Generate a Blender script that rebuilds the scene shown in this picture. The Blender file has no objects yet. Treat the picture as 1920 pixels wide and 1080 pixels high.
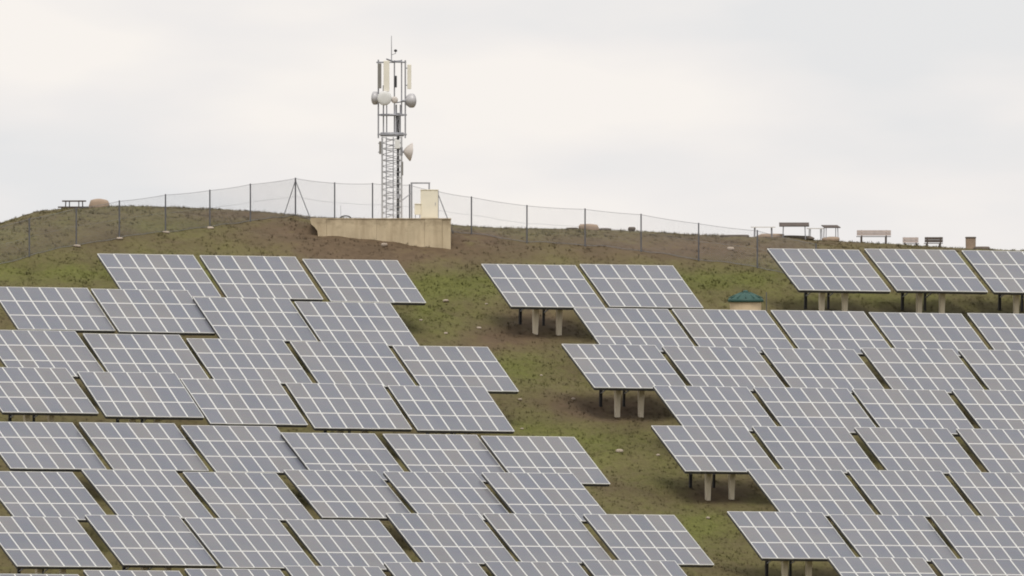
import bpy, bmesh, math, random
import numpy as np
from mathutils import Vector, Matrix

random.seed(7)
rng = np.random.default_rng(11)
SC = bpy.context.scene
COL = SC.collection

# ------------------------------------------------------------------ camera, sky, sun, exposure
F = 39600.0                       # focal length in photo pixels (a very long lens, hill about 1.2 km away)
cam_d = bpy.data.cameras.new('camera')
cam_d.sensor_width = 36.0
cam_d.lens = F / 1920.0 * 36.0
cam_d.clip_start = 1.0
cam_d.clip_end = 20000.0
cam = bpy.data.objects.new('camera', cam_d)
cam.rotation_euler = (math.pi / 2, 0, 0)
COL.objects.link(cam)
SC.camera = cam

SUN_EL, SUN_AZ = math.radians(62), math.radians(180)      # azimuth clockwise from +Y: behind the camera
world = bpy.data.worlds.new('World')
SC.world = world
world.use_nodes = True
wn, wl = world.node_tree.nodes, world.node_tree.links
wn.clear()
w_out = wn.new('ShaderNodeOutputWorld')
bg_sky = wn.new('ShaderNodeBackground'); bg_sky.inputs['Strength'].default_value = 0.09
bg_cloud = wn.new('ShaderNodeBackground'); bg_cloud.inputs['Strength'].default_value = 0.88
sky = wn.new('ShaderNodeTexSky'); sky.sky_type = 'NISHITA'; sky.sun_disc = False
sky.sun_elevation = SUN_EL; sky.sun_rotation = SUN_AZ
mixs = wn.new('ShaderNodeMixShader'); mixs.inputs[0].default_value = 0.93
tc = wn.new('ShaderNodeTexCoord')
mp = wn.new('ShaderNodeMapping'); mp.inputs['Scale'].default_value = (60, 60, 190); mp.inputs['Location'].default_value = (3.6, 1.2, 7.4)
nz = wn.new('ShaderNodeTexNoise'); nz.inputs['Scale'].default_value = 1.0; nz.inputs['Detail'].default_value = 4.0; nz.inputs['Roughness'].default_value = 0.45
wl.new(tc.outputs['Generated'], mp.inputs['Vector']); wl.new(mp.outputs['Vector'], nz.inputs['Vector'])
fac = nz.outputs['Fac']
# a few individual soft clouds (azimuth, elevation in radians; size; thinner and warm, or thicker and grey)
CLOUDS = [(-0.0225, 0.0130, 0.010, 0.0040, 0.15), (-0.0135, 0.0090, 0.014, 0.0042, 0.10), (-0.0170, 0.0040, 0.016, 0.0034, -0.12), (-0.0010, 0.0135, 0.009, 0.0026, -0.12),
          (0.0045, 0.0085, 0.009, 0.0030, 0.10), (0.0120, 0.0080, 0.012, 0.0022, 0.08), (0.0190, 0.0128, 0.012, 0.0034, -0.11), (0.0160, 0.0045, 0.014, 0.0024, -0.02)]
for (u, v, ru, rv, amt) in CLOUDS:
    m1 = wn.new('ShaderNodeVectorMath'); m1.operation = 'SUBTRACT'; m1.inputs[1].default_value = (u, 1.0, v); wl.new(tc.outputs['Generated'], m1.inputs[0])
    m2 = wn.new('ShaderNodeVectorMath'); m2.operation = 'MULTIPLY'; m2.inputs[1].default_value = (1/ru, 20.0, 1/rv); wl.new(m1.outputs[0], m2.inputs[0])
    m3 = wn.new('ShaderNodeVectorMath'); m3.operation = 'LENGTH'; wl.new(m2.outputs[0], m3.inputs[0])
    mr = wn.new('ShaderNodeMapRange'); mr.interpolation_type = 'SMOOTHERSTEP'; mr.inputs['From Min'].default_value = 0.0; mr.inputs['From Max'].default_value = 1.5
    mr.inputs['To Min'].default_value = amt; mr.inputs['To Max'].default_value = 0.0; wl.new(m3.outputs['Value'], mr.inputs['Value'])
    ad = wn.new('ShaderNodeMath'); ad.operation = 'ADD'; wl.new(fac, ad.inputs[0]); wl.new(mr.outputs[0], ad.inputs[1]); fac = ad.outputs[0]
cr = wn.new('ShaderNodeValToRGB')
cr.color_ramp.elements[0].position = 0.34; cr.color_ramp.elements[0].color = (0.82, 0.82, 0.83, 1)
cr.color_ramp.elements[1].position = 0.68; cr.color_ramp.elements[1].color = (0.975, 0.93, 0.89, 1)
e = cr.color_ramp.elements.new(0.52); e.color = (0.90, 0.872, 0.86, 1)
wl.new(fac, cr.inputs['Fac']); wl.new(cr.outputs['Color'], bg_cloud.inputs['Color'])
wl.new(sky.outputs['Color'], bg_sky.inputs['Color'])
wl.new(bg_sky.outputs[0], mixs.inputs[1]); wl.new(bg_cloud.outputs[0], mixs.inputs[2]); wl.new(mixs.outputs[0], w_out.inputs['Surface'])

sun_d = bpy.data.lights.new('sun', 'SUN')
sun_d.energy = 1.5; sun_d.angle = math.radians(26); sun_d.color = (1.0, 0.95, 0.87)
sun = bpy.data.objects.new('sun', sun_d)
sd = Vector((math.sin(SUN_AZ) * math.cos(SUN_EL), math.cos(SUN_AZ) * math.cos(SUN_EL), math.sin(SUN_EL)))
sun.rotation_euler = sd.to_track_quat('Z', 'Y').to_euler()
sun.location = (0, 1100, 200)
COL.objects.link(sun)
SC.view_settings.view_transform = 'Standard'
SC.view_settings.look = 'None'
SC.view_settings.exposure = 0.19
SC.view_settings.gamma = 1.0
SC.view_settings.use_curve_mapping = False
SC.cycles.filter_width = 1.9

# ------------------------------------------------------------------ materials
def mat(name, color, rough=0.7, metal=0.0, var=0.0, vscale=3.0, bump=0.0, bscale=20.0, detail=4.0, rnd=0.0, spec=0.5):
    m = bpy.data.materials.new(name); m.use_nodes = True
    n, l = m.node_tree.nodes, m.node_tree.links
    b = n['Principled BSDF']
    b.inputs['Base Color'].default_value = (*color, 1); b.inputs['Roughness'].default_value = rough
    b.inputs['Metallic'].default_value = metal; b.inputs['Specular IOR Level'].default_value = spec
    if var or rnd:
        t = n.new('ShaderNodeTexCoord')
        x = n.new('ShaderNodeTexNoise'); x.inputs['Scale'].default_value = vscale; x.inputs['Detail'].default_value = detail
        l.new(t.outputs['Object'], x.inputs['Vector'])
        r = n.new('ShaderNodeMapRange'); r.inputs['From Min'].default_value = 0.25; r.inputs['From Max'].default_value = 0.75
        r.inputs['To Min'].default_value = 1 - var; r.inputs['To Max'].default_value = 1 + var
        l.new(x.outputs['Fac'], r.inputs['Value'])
        val = r.outputs[0]
        if rnd:
            oi = n.new('ShaderNodeObjectInfo')
            r2 = n.new('ShaderNodeMapRange'); r2.inputs['To Min'].default_value = 1 - rnd; r2.inputs['To Max'].default_value = 1 + rnd
            l.new(oi.outputs['Random'], r2.inputs['Value'])
            mu = n.new('ShaderNodeMath'); mu.operation = 'MULTIPLY'
            l.new(val, mu.inputs[0]); l.new(r2.outputs[0], mu.inputs[1]); val = mu.outputs[0]
        v = n.new('ShaderNodeVectorMath'); v.operation = 'SCALE'; v.inputs[0].default_value = color
        l.new(val, v.inputs['Scale']); l.new(v.outputs[0], b.inputs['Base Color'])
    if bump:
        t2 = n.new('ShaderNodeTexCoord'); y = n.new('ShaderNodeTexNoise'); y.inputs['Scale'].default_value = bscale; y.inputs['Detail'].default_value = 5
        bp = n.new('ShaderNodeBump'); bp.inputs['Strength'].default_value = bump; bp.inputs['Distance'].default_value = 0.05
        l.new(t2.outputs['Object'], y.inputs['Vector']); l.new(y.outputs['Fac'], bp.inputs['Height']); l.new(bp.outputs[0], b.inputs['Normal'])
    return m

M = {}
M['alu'] = mat('anodised_aluminium_frame', (0.72, 0.72, 0.70), 0.45, 0.0, 0.05, 2.0)
M['back'] = mat('white_backsheet', (0.55, 0.55, 0.55), 0.7)
M['steel'] = mat('galvanised_steel', (0.34, 0.345, 0.375), 0.55, 0.2, 0.15, 4.0)
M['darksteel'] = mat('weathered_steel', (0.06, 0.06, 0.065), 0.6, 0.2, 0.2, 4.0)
M['palesteel'] = mat('pale_galvanised_steel', (0.50, 0.505, 0.52), 0.5, 0.1, 0.15, 5.0)
M['concrete'] = mat('cast_concrete', (0.80, 0.71, 0.55), 0.85, 0, 0.14, 2.2, 0.3, 30, rnd=0.06)
M['cream'] = mat('cream_painted_metal', (0.84, 0.79, 0.65), 0.5, 0, 0.05, 2.0)
M['creamfib'] = mat('cream_antenna_plastic', (0.86, 0.82, 0.71), 0.5, 0, 0.04, 2.0)
M['dish'] = mat('white_dish_paint', (0.80, 0.80, 0.78), 0.45, 0, 0.03, 2.0)
M['dishpink'] = mat('off_white_dish_paint', (0.62, 0.57, 0.53), 0.5, 0, 0.05, 2.0)
M['dishrim'] = mat('grey_dish_shroud', (0.52, 0.51, 0.52), 0.4, 0.1, 0.06, 2.0)
M['antgrey'] = mat('olive_grey_antenna', (0.23, 0.22, 0.20), 0.6, 0, 0.08, 3.0)
M['black'] = mat('black_plastic', (0.02, 0.02, 0.022), 0.5)
M['wire'] = mat('fence_wire', (0.24, 0.24, 0.25), 0.6, 0.3)
M['post'] = mat('fence_post_steel', (0.135, 0.138, 0.155), 0.6, 0.2, 0.15, 3.0)
M['stone'] = mat('pale_limestone', (0.44, 0.37, 0.30), 0.9, 0, 0.2, 2.5, 0.6, 6, rnd=0.1)
M['tanstone'] = mat('tan_sandstone', (0.36, 0.27, 0.20), 0.9, 0, 0.2, 1.6, 0.6, 5)
M['slab'] = mat('dark_stone_slab', (0.13, 0.105, 0.085), 0.9, 0, 0.2, 2.0, 0.5, 6)
M['wood'] = mat('weathered_dark_wood', (0.095, 0.074, 0.062), 0.8, 0, 0.25, 3.0)
M['palewood'] = mat('bleached_wood', (0.50, 0.42, 0.38), 0.8, 0, 0.15, 3.0)
M['whitetop'] = mat('pale_table_top', (0.72, 0.69, 0.64), 0.6, 0, 0.08, 3.0)
M['green'] = mat('dark_green_plastic', (0.028, 0.085, 0.070), 0.6, 0, 0.12, 2.0)
M['tank'] = mat('beige_tank_render', (0.72, 0.57, 0.38), 0.8, 0, 0.12, 2.0, 0.2, 15)

def cell_material():
    m = bpy.data.materials.new('polycrystalline_cells'); m.use_nodes = True
    n, l = m.node_tree.nodes, m.node_tree.links
    b = n['Principled BSDF']
    b.inputs['Roughness'].default_value = 0.22; b.inputs['Specular IOR Level'].default_value = 0.5
    t = n.new('ShaderNodeTexCoord')
    # cell lattice of 6 x 10 with thin pale gaps (local metres)
    sep = n.new('ShaderNodeSeparateXYZ'); l.new(t.outputs['Object'], sep.inputs[0])
    def lines(out, pitch, w):
        a = n.new('ShaderNodeMath'); a.operation = 'DIVIDE'; a.inputs[1].default_value = pitch; l.new(out, a.inputs[0])
        f = n.new('ShaderNodeMath'); f.operation = 'FRACT'; l.new(a.outputs[0], f.inputs[0])
        c = n.new('ShaderNodeMath'); c.operation = 'LESS_THAN'; c.inputs[1].default_value = w; l.new(f.outputs[0], c.inputs[0])
        return c.outputs[0]
    gx = lines(sep.outputs['X'], 0.1469, 0.03); gy = lines(sep.outputs['Y'], 0.1545, 0.03)
    mx = n.new('ShaderNodeMath'); mx.operation = 'MAXIMUM'; l.new(gx, mx.inputs[0]); l.new(gy, mx.inputs[1])
    vo = n.new('ShaderNodeTexVoronoi'); vo.inputs['Scale'].default_value = 9.0; l.new(t.outputs['Object'], vo.inputs['Vector'])
    oi = n.new('ShaderNodeObjectInfo')
    rr = n.new('ShaderNodeValToRGB')
    rr.color_ramp.elements[0].color = (0.154, 0.165, 0.196, 1); rr.color_ramp.elements[1].color = (0.186, 0.185, 0.196, 1)
    e = rr.color_ramp.elements.new(0.5); e.color = (0.158, 0.170, 0.208, 1)
    l.new(oi.outputs['Random'], rr.inputs['Fac'])
    hv = n.new('ShaderNodeMix'); hv.data_type = 'RGBA'; hv.blend_type = 'MULTIPLY'; hv.inputs[0].default_value = 0.10
    l.new(rr.outputs['Color'], hv.inputs['A']); l.new(vo.outputs['Color'], hv.inputs['B'])
    # dust, heavier in broad soft patches
    nz = n.new('ShaderNodeTexNoise'); nz.inputs['Scale'].default_value = 0.35; nz.inputs['Detail'].default_value = 3
    g = n.new('ShaderNodeNewGeometry'); l.new(g.outputs['Position'], nz.inputs['Vector'])
    du = n.new('ShaderNodeMapRange'); du.inputs['From Min'].default_value = 0.35; du.inputs['From Max'].default_value = 0.7
    du.inputs['To Min'].default_value = 0.0; du.inputs['To Max'].default_value = 0.13
    l.new(nz.outputs['Fac'], du.inputs['Value'])
    dm = n.new('ShaderNodeMix'); dm.data_type = 'RGBA'; l.new(du.outputs[0], dm.inputs[0]); l.new(hv.outputs['Result'], dm.inputs['A'])
    dm.inputs['B'].default_value = (0.40, 0.36, 0.31, 1)
    gm = n.new('ShaderNodeMix'); gm.data_type = 'RGBA'; gm.inputs['B'].default_value = (0.34, 0.34, 0.34, 1)
    sc = n.new('ShaderNodeMath'); sc.operation = 'MULTIPLY'; sc.inputs[1].default_value = 0.55; l.new(mx.outputs[0], sc.inputs[0])
    l.new(sc.outputs[0], gm.inputs[0]); l.new(dm.outputs['Result'], gm.inputs['A'])
    # dust that the rain leaves along the lower frame of every module
    lo = n.new('ShaderNodeMapRange'); lo.inputs['From Min'].default_value = -0.79; lo.inputs['From Max'].default_value = -0.60
    lo.inputs['To Min'].default_value = 0.38; lo.inputs['To Max'].default_value = 0.0; l.new(sep.outputs['Y'], lo.inputs['Value'])
    n2 = n.new('ShaderNodeTexNoise'); n2.inputs['Scale'].default_value = 5.0; l.new(g.outputs['Position'], n2.inputs['Vector'])
    lm = n.new('ShaderNodeMath'); lm.operation = 'MULTIPLY'; l.new(lo.outputs[0], lm.inputs[0]); l.new(n2.outputs['Fac'], lm.inputs[1])
    dd = n.new('ShaderNodeMix'); dd.data_type = 'RGBA'; dd.inputs['B'].default_value = (0.36, 0.32, 0.27, 1)
    l.new(lm.outputs[0], dd.inputs[0]); l.new(gm.outputs['Result'], dd.inputs['A'])
    l.new(dd.outputs['Result'], b.inputs['Base Color'])
    return m
M['cell'] = cell_material()

def ground_material(name, bright=1.0, use_bump=True):
    m = bpy.data.materials.new(name); m.use_nodes = True
    n, l = m.node_tree.nodes, m.node_tree.links
    b = n['Principled BSDF']; b.inputs['Roughness'].default_value = 0.95; b.inputs['Specular IOR Level'].default_value = 0.15
    g = n.new('ShaderNodeNewGeometry')
    at = n.new('ShaderNodeAttribute'); at.attribute_name = 'cover'
    sp = n.new('ShaderNodeSeparateColor'); l.new(at.outputs['Color'], sp.inputs[0])
    def noise(scale, detail, rough=0.55, sx=1.0):
        mpn = n.new('ShaderNodeMapping'); mpn.inputs['Scale'].default_value = (1.0, sx, 1.0); l.new(g.outputs['Position'], mpn.inputs[0])
        x = n.new('ShaderNodeTexNoise'); x.inputs['Scale'].default_value = scale; x.inputs['Detail'].default_value = detail; x.inputs['Roughness'].default_value = rough
        l.new(mpn.outputs[0], x.inputs['Vector']); return x.outputs['Fac']
    def ramp(x, lo, hi, a=0.0, c=1.0):
        r = n.new('ShaderNodeMapRange'); r.inputs['From Min'].default_value = lo; r.inputs['From Max'].default_value = hi
        r.inputs['To Min'].default_value = a; r.inputs['To Max'].default_value = c; l.new(x, r.inputs['Value']); return r.outputs[0]
    def math_(op, a, c):
        q = n.new('ShaderNodeMath'); q.operation = op
        for i, v in enumerate((a, c)):
            if isinstance(v, (int, float)): q.inputs[i].default_value = v
            else: l.new(v, q.inputs[i])
        return q.outputs[0]
    def mix(f, a, c):
        q = n.new('ShaderNodeMix'); q.data_type = 'RGBA'
        for key, v in ((0, f), ('A', a), ('B', c)):
            if isinstance(v, tuple): q.inputs[key].default_value = (*v, 1)
            elif isinstance(v, (int, float)): q.inputs[key].default_value = v
            else: l.new(v, q.inputs[key])
        return q.outputs['Result']
    n1 = noise(0.32, 5, 0.6, 0.55); n2 = noise(1.7, 6, 0.65, 0.6); n3 = noise(6.5, 4, 0.7)
    # amount of green grass: painted cover map broken up by noise
    gr = math_('ADD', sp.outputs[0], math_('MULTIPLY', math_('SUBTRACT', n1, 0.5), 1.1))
    gr = math_('ADD', gr, math_('MULTIPLY', math_('SUBTRACT', n2, 0.5), 0.9))
    gr = ramp(gr, 0.10, 0.95)
    rs = math_('ADD', sp.outputs[1], math_('MULTIPLY', math_('SUBTRACT', n2, 0.5), 1.2)); rs = ramp(rs, 0.25, 0.9)
    k = bright
    dry = mix(ramp(n3, 0.3, 0.7), (0.102*k, 0.080*k, 0.042*k), (0.165*k, 0.132*k, 0.072*k))
    soil = mix(ramp(n2, 0.3, 0.7), (0.100*k, 0.070*k, 0.044*k), (0.150*k, 0.106*k, 0.066*k))
    grass = mix(ramp(n3, 0.3, 0.7), (0.086*k, 0.092*k, 0.026*k), (0.150*k, 0.152*k, 0.044*k))
    c = mix(rs, dry, soil); c = mix(gr, c, grass)
    v = n.new('ShaderNodeVectorMath'); v.operation = 'SCALE'; l.new(c, v.inputs[0]); l.new(ramp(n1, 0.3, 0.7, 0.86, 1.16), v.inputs['Scale'])
    l.new(v.outputs[0], b.inputs['Base Color'])
    if not use_bump:                   # blades scatter the light that falls from above on the whole sward
        up = n.new('ShaderNodeCombineXYZ')             # the slope's own normal
        for q, v in enumerate((0.13, -0.30, 0.94)): up.inputs[q].default_value = v
        l.new(up.outputs[0], b.inputs['Normal'])
    if use_bump:
        bp = n.new('ShaderNodeBump'); bp.inputs['Strength'].default_value = 0.35; bp.inputs['Distance'].default_value = 0.04
        l.new(n2, bp.inputs['Height']); l.new(bp.outputs[0], b.inputs['Normal'])
    return m
M['ground'] = ground_material('dry_grass_and_soil')
M['blade'] = ground_material('grass_blades', 1.05, False)

# ------------------------------------------------------------------ the terrain as a function
SKY_PX = np.array([[-500,500],[-150,452],[0,418],[60,399],[115,391],[180,389],[250,386.5],[400,391.5],[500,398],[590,407],[700,412],[845,421],[900,426.5],
                   [1000,428.5],[1085,430],[1200,433.5],[1300,440],[1400,444],[1480,446],[1560,452],[1680,458],[1800,465.5],[1920,470],[2200,484],[2600,520]], float)
XR = np.linspace(-80, 80, 641)
RIDGE_Y = 1272.0
def smooth(a, n):
    k = np.hanning(n); k /= k.sum(); p = np.pad(a, n//2, mode='edge'); return np.convolve(p, k, 'valid')[:len(a)]
def target_slope(x, Y):
    return (540 - np.interp(960 + F * x / Y, SKY_PX[:, 0], SKY_PX[:, 1])) / F
ridge = smooth(target_slope(XR, RIDGE_Y) * RIDGE_Y, 13)
GX, GY, Z0, Y0 = -0.133, 0.237, -8.0, 1200.0
def smin(a, b, k):
    h = np.clip(0.5 + 0.5 * (b - a) / k, 0, 1); return b * (1 - h) + a * h - k * h * (1 - h)
def micro(x, y):
    return (0.05*np.sin(x*0.71+0.4*y+1.3) + 0.045*np.sin(y*0.9-x*0.33+.5) + 0.03*np.sin(x*1.9+y*1.1) + 0.02*np.sin(x*3.3-y*2.3+2))
def ground(x, y):
    x = np.asarray(x, float); y = np.asarray(y, float)
    xc = np.clip(x, -80, 80)
    rz = np.interp(xc, XR, ridge) - 0.06 * (np.abs(x) - np.abs(xc))
    rz = rz - 0.03 * np.maximum(y - RIDGE_Y, 0) ** 1.1
    pl = Z0 + GX * 80 * np.tanh(x / 80) + GY * (y - Y0)
    z = smin(pl, rz, 2.6)
    val = -2.6 - 0.066 * np.clip(y, -400, 600)
    near = np.exp(-((x / 90.0) ** 2)) * np.exp(-((y - 1225) / 130.0) ** 2)
    z = -smin(-z, -val, 6.0)
    return z + micro(x, y) * near
YS = np.arange(1225, 1330, 0.5)
for _ in range(8):                    # shift the ridge until the crest outlines the sky as in the photograph
    ang = ground(XR[:, None], YS[None, :]) / YS[None, :]
    k = ang.argmax(1); yk = YS[k]
    err = target_slope(XR, yk) - ang.max(1)
    ridge = ridge + smooth(err * yk, 5) * 0.9

def gz(x, y): return float(ground(x, y))
def crest(px):
    x = (px - 960) / F * 1270.0
    a = ground((px - 960) / F * YS, YS) / YS
    k = int(a.argmax()); return (px - 960) / F * YS[k], float(YS[k])
def on_ground(px, py):
    """where the line of sight through a photo pixel meets the hillside"""
    ys = np.arange(1105, 1320, 0.1)
    hit = ground((px - 960) / F * ys, ys) - (540 - py) / F * ys
    i = np.argmax(hit > 0)
    if hit[i] <= 0: x, y = crest(px); return x, y, gz(x, y)
    y = float(ys[i]); x = (px - 960) / F * y; return x, y, gz(x, y)

# ------------------------------------------------------------------ mesh helpers
def mesh_of(bm, name, mats, smoothf=False):
    me = bpy.data.meshes.new(name); bmesh.ops.recalc_face_normals(bm, faces=bm.faces[:]); bm.to_mesh(me); bm.free()
    for m in (mats if isinstance(mats, (list, tuple)) else [mats]): me.materials.append(m)
    if smoothf:
        for p in me.polygons: p.use_smooth = True
    return me
def link(name, me, parent=None, loc=(0,0,0), rot=(0,0,0), scale=(1,1,1)):
    o = bpy.data.objects.new(name, me); COL.objects.link(o)
    o.parent = parent; o.location = loc; o.rotation_euler = rot; o.scale = scale
    return o
def tag(o, label=None, cat=None, group=None, kind=None):
    if label: o['label'] = label
    if cat: o['category'] = cat; o['kind'] = 'thing'
    if group: o['group'] = group
    if kind: o['kind'] = kind
    return o
def empty(name, loc, label, cat, group=None, rz=0.0):
    o = bpy.data.objects.new(name, None); COL.objects.link(o); o.location = loc; o.rotation_euler = (0, 0, rz); o.empty_display_size = 0.3
    return tag(o, label, cat, group)
def box(bm, c, s, R=None, bevel=0.0):
    r = bmesh.ops.create_cube(bm, size=1.0)['verts']
    for v in r: v.co = Vector((v.co.x*s[0], v.co.y*s[1], v.co.z*s[2]))
    if bevel:
        es = list({e for v in r for e in v.link_edges})
        r = list({v for f in bmesh.ops.bevel(bm, geom=es, offset=bevel, segments=2, profile=0.6, affect='EDGES')['faces'] for v in f.verts} | {v for v in r if v.is_valid})
    for v in r: v.co = (R @ v.co if R else v.co) + Vector(c)
    return r
def tube(bm, a, b, r, seg=8, r2=None):
    a, b = Vector(a), Vector(b); d = b - a
    if d.length < 1e-6: return
    q = d.to_track_quat('Z', 'Y').to_matrix().to_4x4()
    bmesh.ops.create_cone(bm, cap_ends=True, segments=seg, radius1=r, radius2=r if r2 is None else r2, depth=d.length, matrix=Matrix.Translation((a + b) / 2) @ q)
def lathe(bm, prof, seg=20, axis='Z', at=(0,0,0)):
    rings = []
    for (r, h) in prof:
        ring = []
        for k in range(seg):
            a = 2*math.pi*k/seg; p = (r*math.cos(a), r*math.sin(a), h)
            if axis == 'Y': p = (p[0], p[2], p[1])
            if axis == 'X': p = (p[2], p[0], p[1])
            ring.append(bm.verts.new((p[0]+at[0], p[1]+at[1], p[2]+at[2])))
        rings.append(ring)
    for i in range(len(rings)-1):
        for k in range(seg):
            bm.faces.new((rings[i][k], rings[i][(k+1) % seg], rings[i+1][(k+1) % seg], rings[i+1][k]))
    bm.faces.new(rings[0]); bm.faces.new(rings[-1])
def bm_box(c, s, bevel=0.0, R=None):
    bm = bmesh.new(); box(bm, c, s, R, bevel); return bm
def bm_tube(a, b, r, seg=8, r2=None):
    bm = bmesh.new(); tube(bm, a, b, r, seg, r2); return bm
def bm_lathe(prof, seg=20, axis='Z', at=(0,0,0)):
    bm = bmesh.new(); lathe(bm, prof, seg, axis, at); return bm
def part(name, bm, m, parent, sm=False, label=None, kind=None):
    o = link(name, mesh_of(bm, name, m, sm), parent)
    if label: o['label'] = label
    if kind: o['kind'] = kind
    return o

# ------------------------------------------------------------------ ground sheet (one sheet to the horizon)
def axis(fine0, fine1, step, far0, far1):
    mid = np.arange(fine0, fine1 + 1e-6, step)
    def out(start, end):
        v, s, r = [], step, start
        sg = 1 if end > start else -1
        while (end - r) * sg > 0:
            s = min(s * 1.25, 160); r = r + sg * s; v.append(r)
        return np.array(v)
    return np.concatenate([out(fine0, far0)[::-1], mid, out(fine1, far1)])
gxs = axis(-36, 36, 0.3, -5000, 5000)
gys = axis(1122, 1290, 0.4, -600, 9000)
X, Y = np.meshgrid(gxs, gys)
Zg = ground(X, Y)
Zg = Zg + np.where((np.abs(X) < 37) & (Y > 1120) & (Y < 1291), rng.normal(0, 0.008, X.shape), 0)
nx, ny = len(gxs), len(gys)
co = np.stack([X, Y, Zg], -1).reshape(-1, 3)
idx = np.arange(nx * ny).reshape(ny, nx)
quads = np.stack([idx[:-1, :-1], idx[:-1, 1:], idx[1:, 1:], idx[1:, :-1]], -1).reshape(-1, 4)
def np_mesh(name, co, faces, per, mats, smoothf=True):
    me = bpy.data.meshes.new(name)
    me.vertices.add(len(co)); me.vertices.foreach_set('co', co.astype(np.float32).ravel())
    me.loops.add(faces.size); me.loops.foreach_set('vertex_index', faces.astype(np.int32).ravel())
    me.polygons.add(len(faces)); me.polygons.foreach_set('loop_start', np.arange(0, faces.size, per, dtype=np.int32))
    me.update(calc_edges=True)
    if smoothf: me.polygons.foreach_set('use_smooth', np.ones(len(faces), bool))
    me.materials.append(mats); me.validate(); return me
# what grows where: patches of green grass and of bare reddish soil, fixed to the ground (cx, cy, rx, ry, amount in photo pixels of the patch's place)
GREEN = [(320,512,190,26,.75),(60,512,120,22,.5),(330,420,120,14,.25),(845,535,110,26,.85),(1010,520,120,14,.5),(1290,528,130,18,.95),(1420,520,70,16,.5),(800,590,60,40,.55),
         (960,690,70,34,.7),(1010,800,60,40,.55),(1140,830,90,40,.65),(1240,900,60,30,.4),(1310,980,70,60,.6),(1600,565,260,18,.45),(1130,610,60,20,.2),(650,415,50,12,.1),(880,450,30,12,.4)]
SOIL = [(700,470,190,36,1.0),(880,446,60,14,.8),(540,430,120,22,.6),(1280,465,330,26,.75),(950,640,90,26,.8),(1150,770,90,30,.85),(1020,600,80,30,.6),(1330,930,80,28,.8),(1050,760,60,30,.4),
        (150,440,130,30,.25),(430,402,120,12,.5),(1180,860,40,20,.4),(1500,575,240,14,.4)]
def blobs(px, py, L):
    s = np.zeros_like(px)
    for cx, cy, rx, ry, a in L: s += a * np.exp(-(((px-cx)/rx)**2 + ((py-cy)/ry)**2))
    return s
def cover_of(co):
    yy = np.maximum(co[:, 1], 200)
    px = 960 + F * co[:, 0] / yy; py = 540 - F * co[:, 2] / yy
    g = 0.36 + blobs(px, py, GREEN) * 0.8 - blobs(px, py, SOIL) * 0.5
    s = 0.15 + blobs(px, py, SOIL)
    return np.stack([np.clip(g, 0, 1), np.clip(s, 0, 1), np.zeros_like(g), np.ones_like(g)], -1)
def set_cover(me, co):
    a = me.color_attributes.new('cover', 'FLOAT_COLOR', 'POINT'); a.data.foreach_set('color', cover_of(co).astype(np.float32).ravel())
me = np_mesh('hillside', co, quads, 4, M['ground']); set_cover(me, co)
tag(link('hillside', me), 'brown and green grassy hillside sloping up to the crest', kind='structure')

# ------------------------------------------------------------------ grass tufts (nobody could count them)
N = 36000
gx_ = rng.uniform(-32, 32, N * 3); gy_ = rng.uniform(1140, 1272, N * 3)
gzz = ground(gx_, gy_)
pxs = 960 + F * gx_ / gy_; pys = 540 - F * gzz / gy_
cov = cover_of(np.stack([gx_, gy_, gzz], -1))
clump = 0.5 + 0.5*np.sin(gx_*1.3+np.sin(gy_*0.9)*2)*np.sin(gy_*0.7+np.sin(gx_*0.8)*1.7)
keep = (pxs > -20) & (pxs < 1940) & (pys < 1100) & (pys > 370) & (rng.uniform(0, 1, N*3) < 0.12 + 0.55 * cov[:, 0] + 0.25*clump)
gx_, gy_, gzz = gx_[keep][:N], gy_[keep][:N], gzz[keep][:N]; cl = clump[keep][:N]; n_t = len(gx_)
B = 5
base = np.repeat(np.stack([gx_, gy_, gzz], -1), B, 0)
ang = rng.uniform(0, 2*np.pi, n_t*B); hgt = rng.uniform(0.05, 0.15, n_t*B) * (0.6 + 0.8*np.repeat(cl, B)); wdt = rng.uniform(0.012, 0.03, n_t*B)
base = base + np.stack([rng.normal(0, .06, n_t*B), rng.normal(0, .06, n_t*B), np.full(n_t*B, -0.02)], -1)
tx, ty = np.cos(ang), np.sin(ang); lean = rng.uniform(0.2, 0.9, n_t*B)
v0 = base + np.stack([-ty*wdt, tx*wdt, 0*wdt], -1); v1 = base + np.stack([ty*wdt, -tx*wdt, 0*wdt], -1)
v2 = base + np.stack([tx*lean*hgt, ty*lean*hgt, hgt], -1)
gco = np.stack([v0, v1, v2], 1).reshape(-1, 3)
me = np_mesh('grass', gco, np.arange(len(gco)).reshape(-1, 3), 3, M['blade'], False); set_cover(me, gco)
tag(link('grass', me), 'short dry tufts of grass growing over the hillside', 'grass', kind='stuff')

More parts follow.
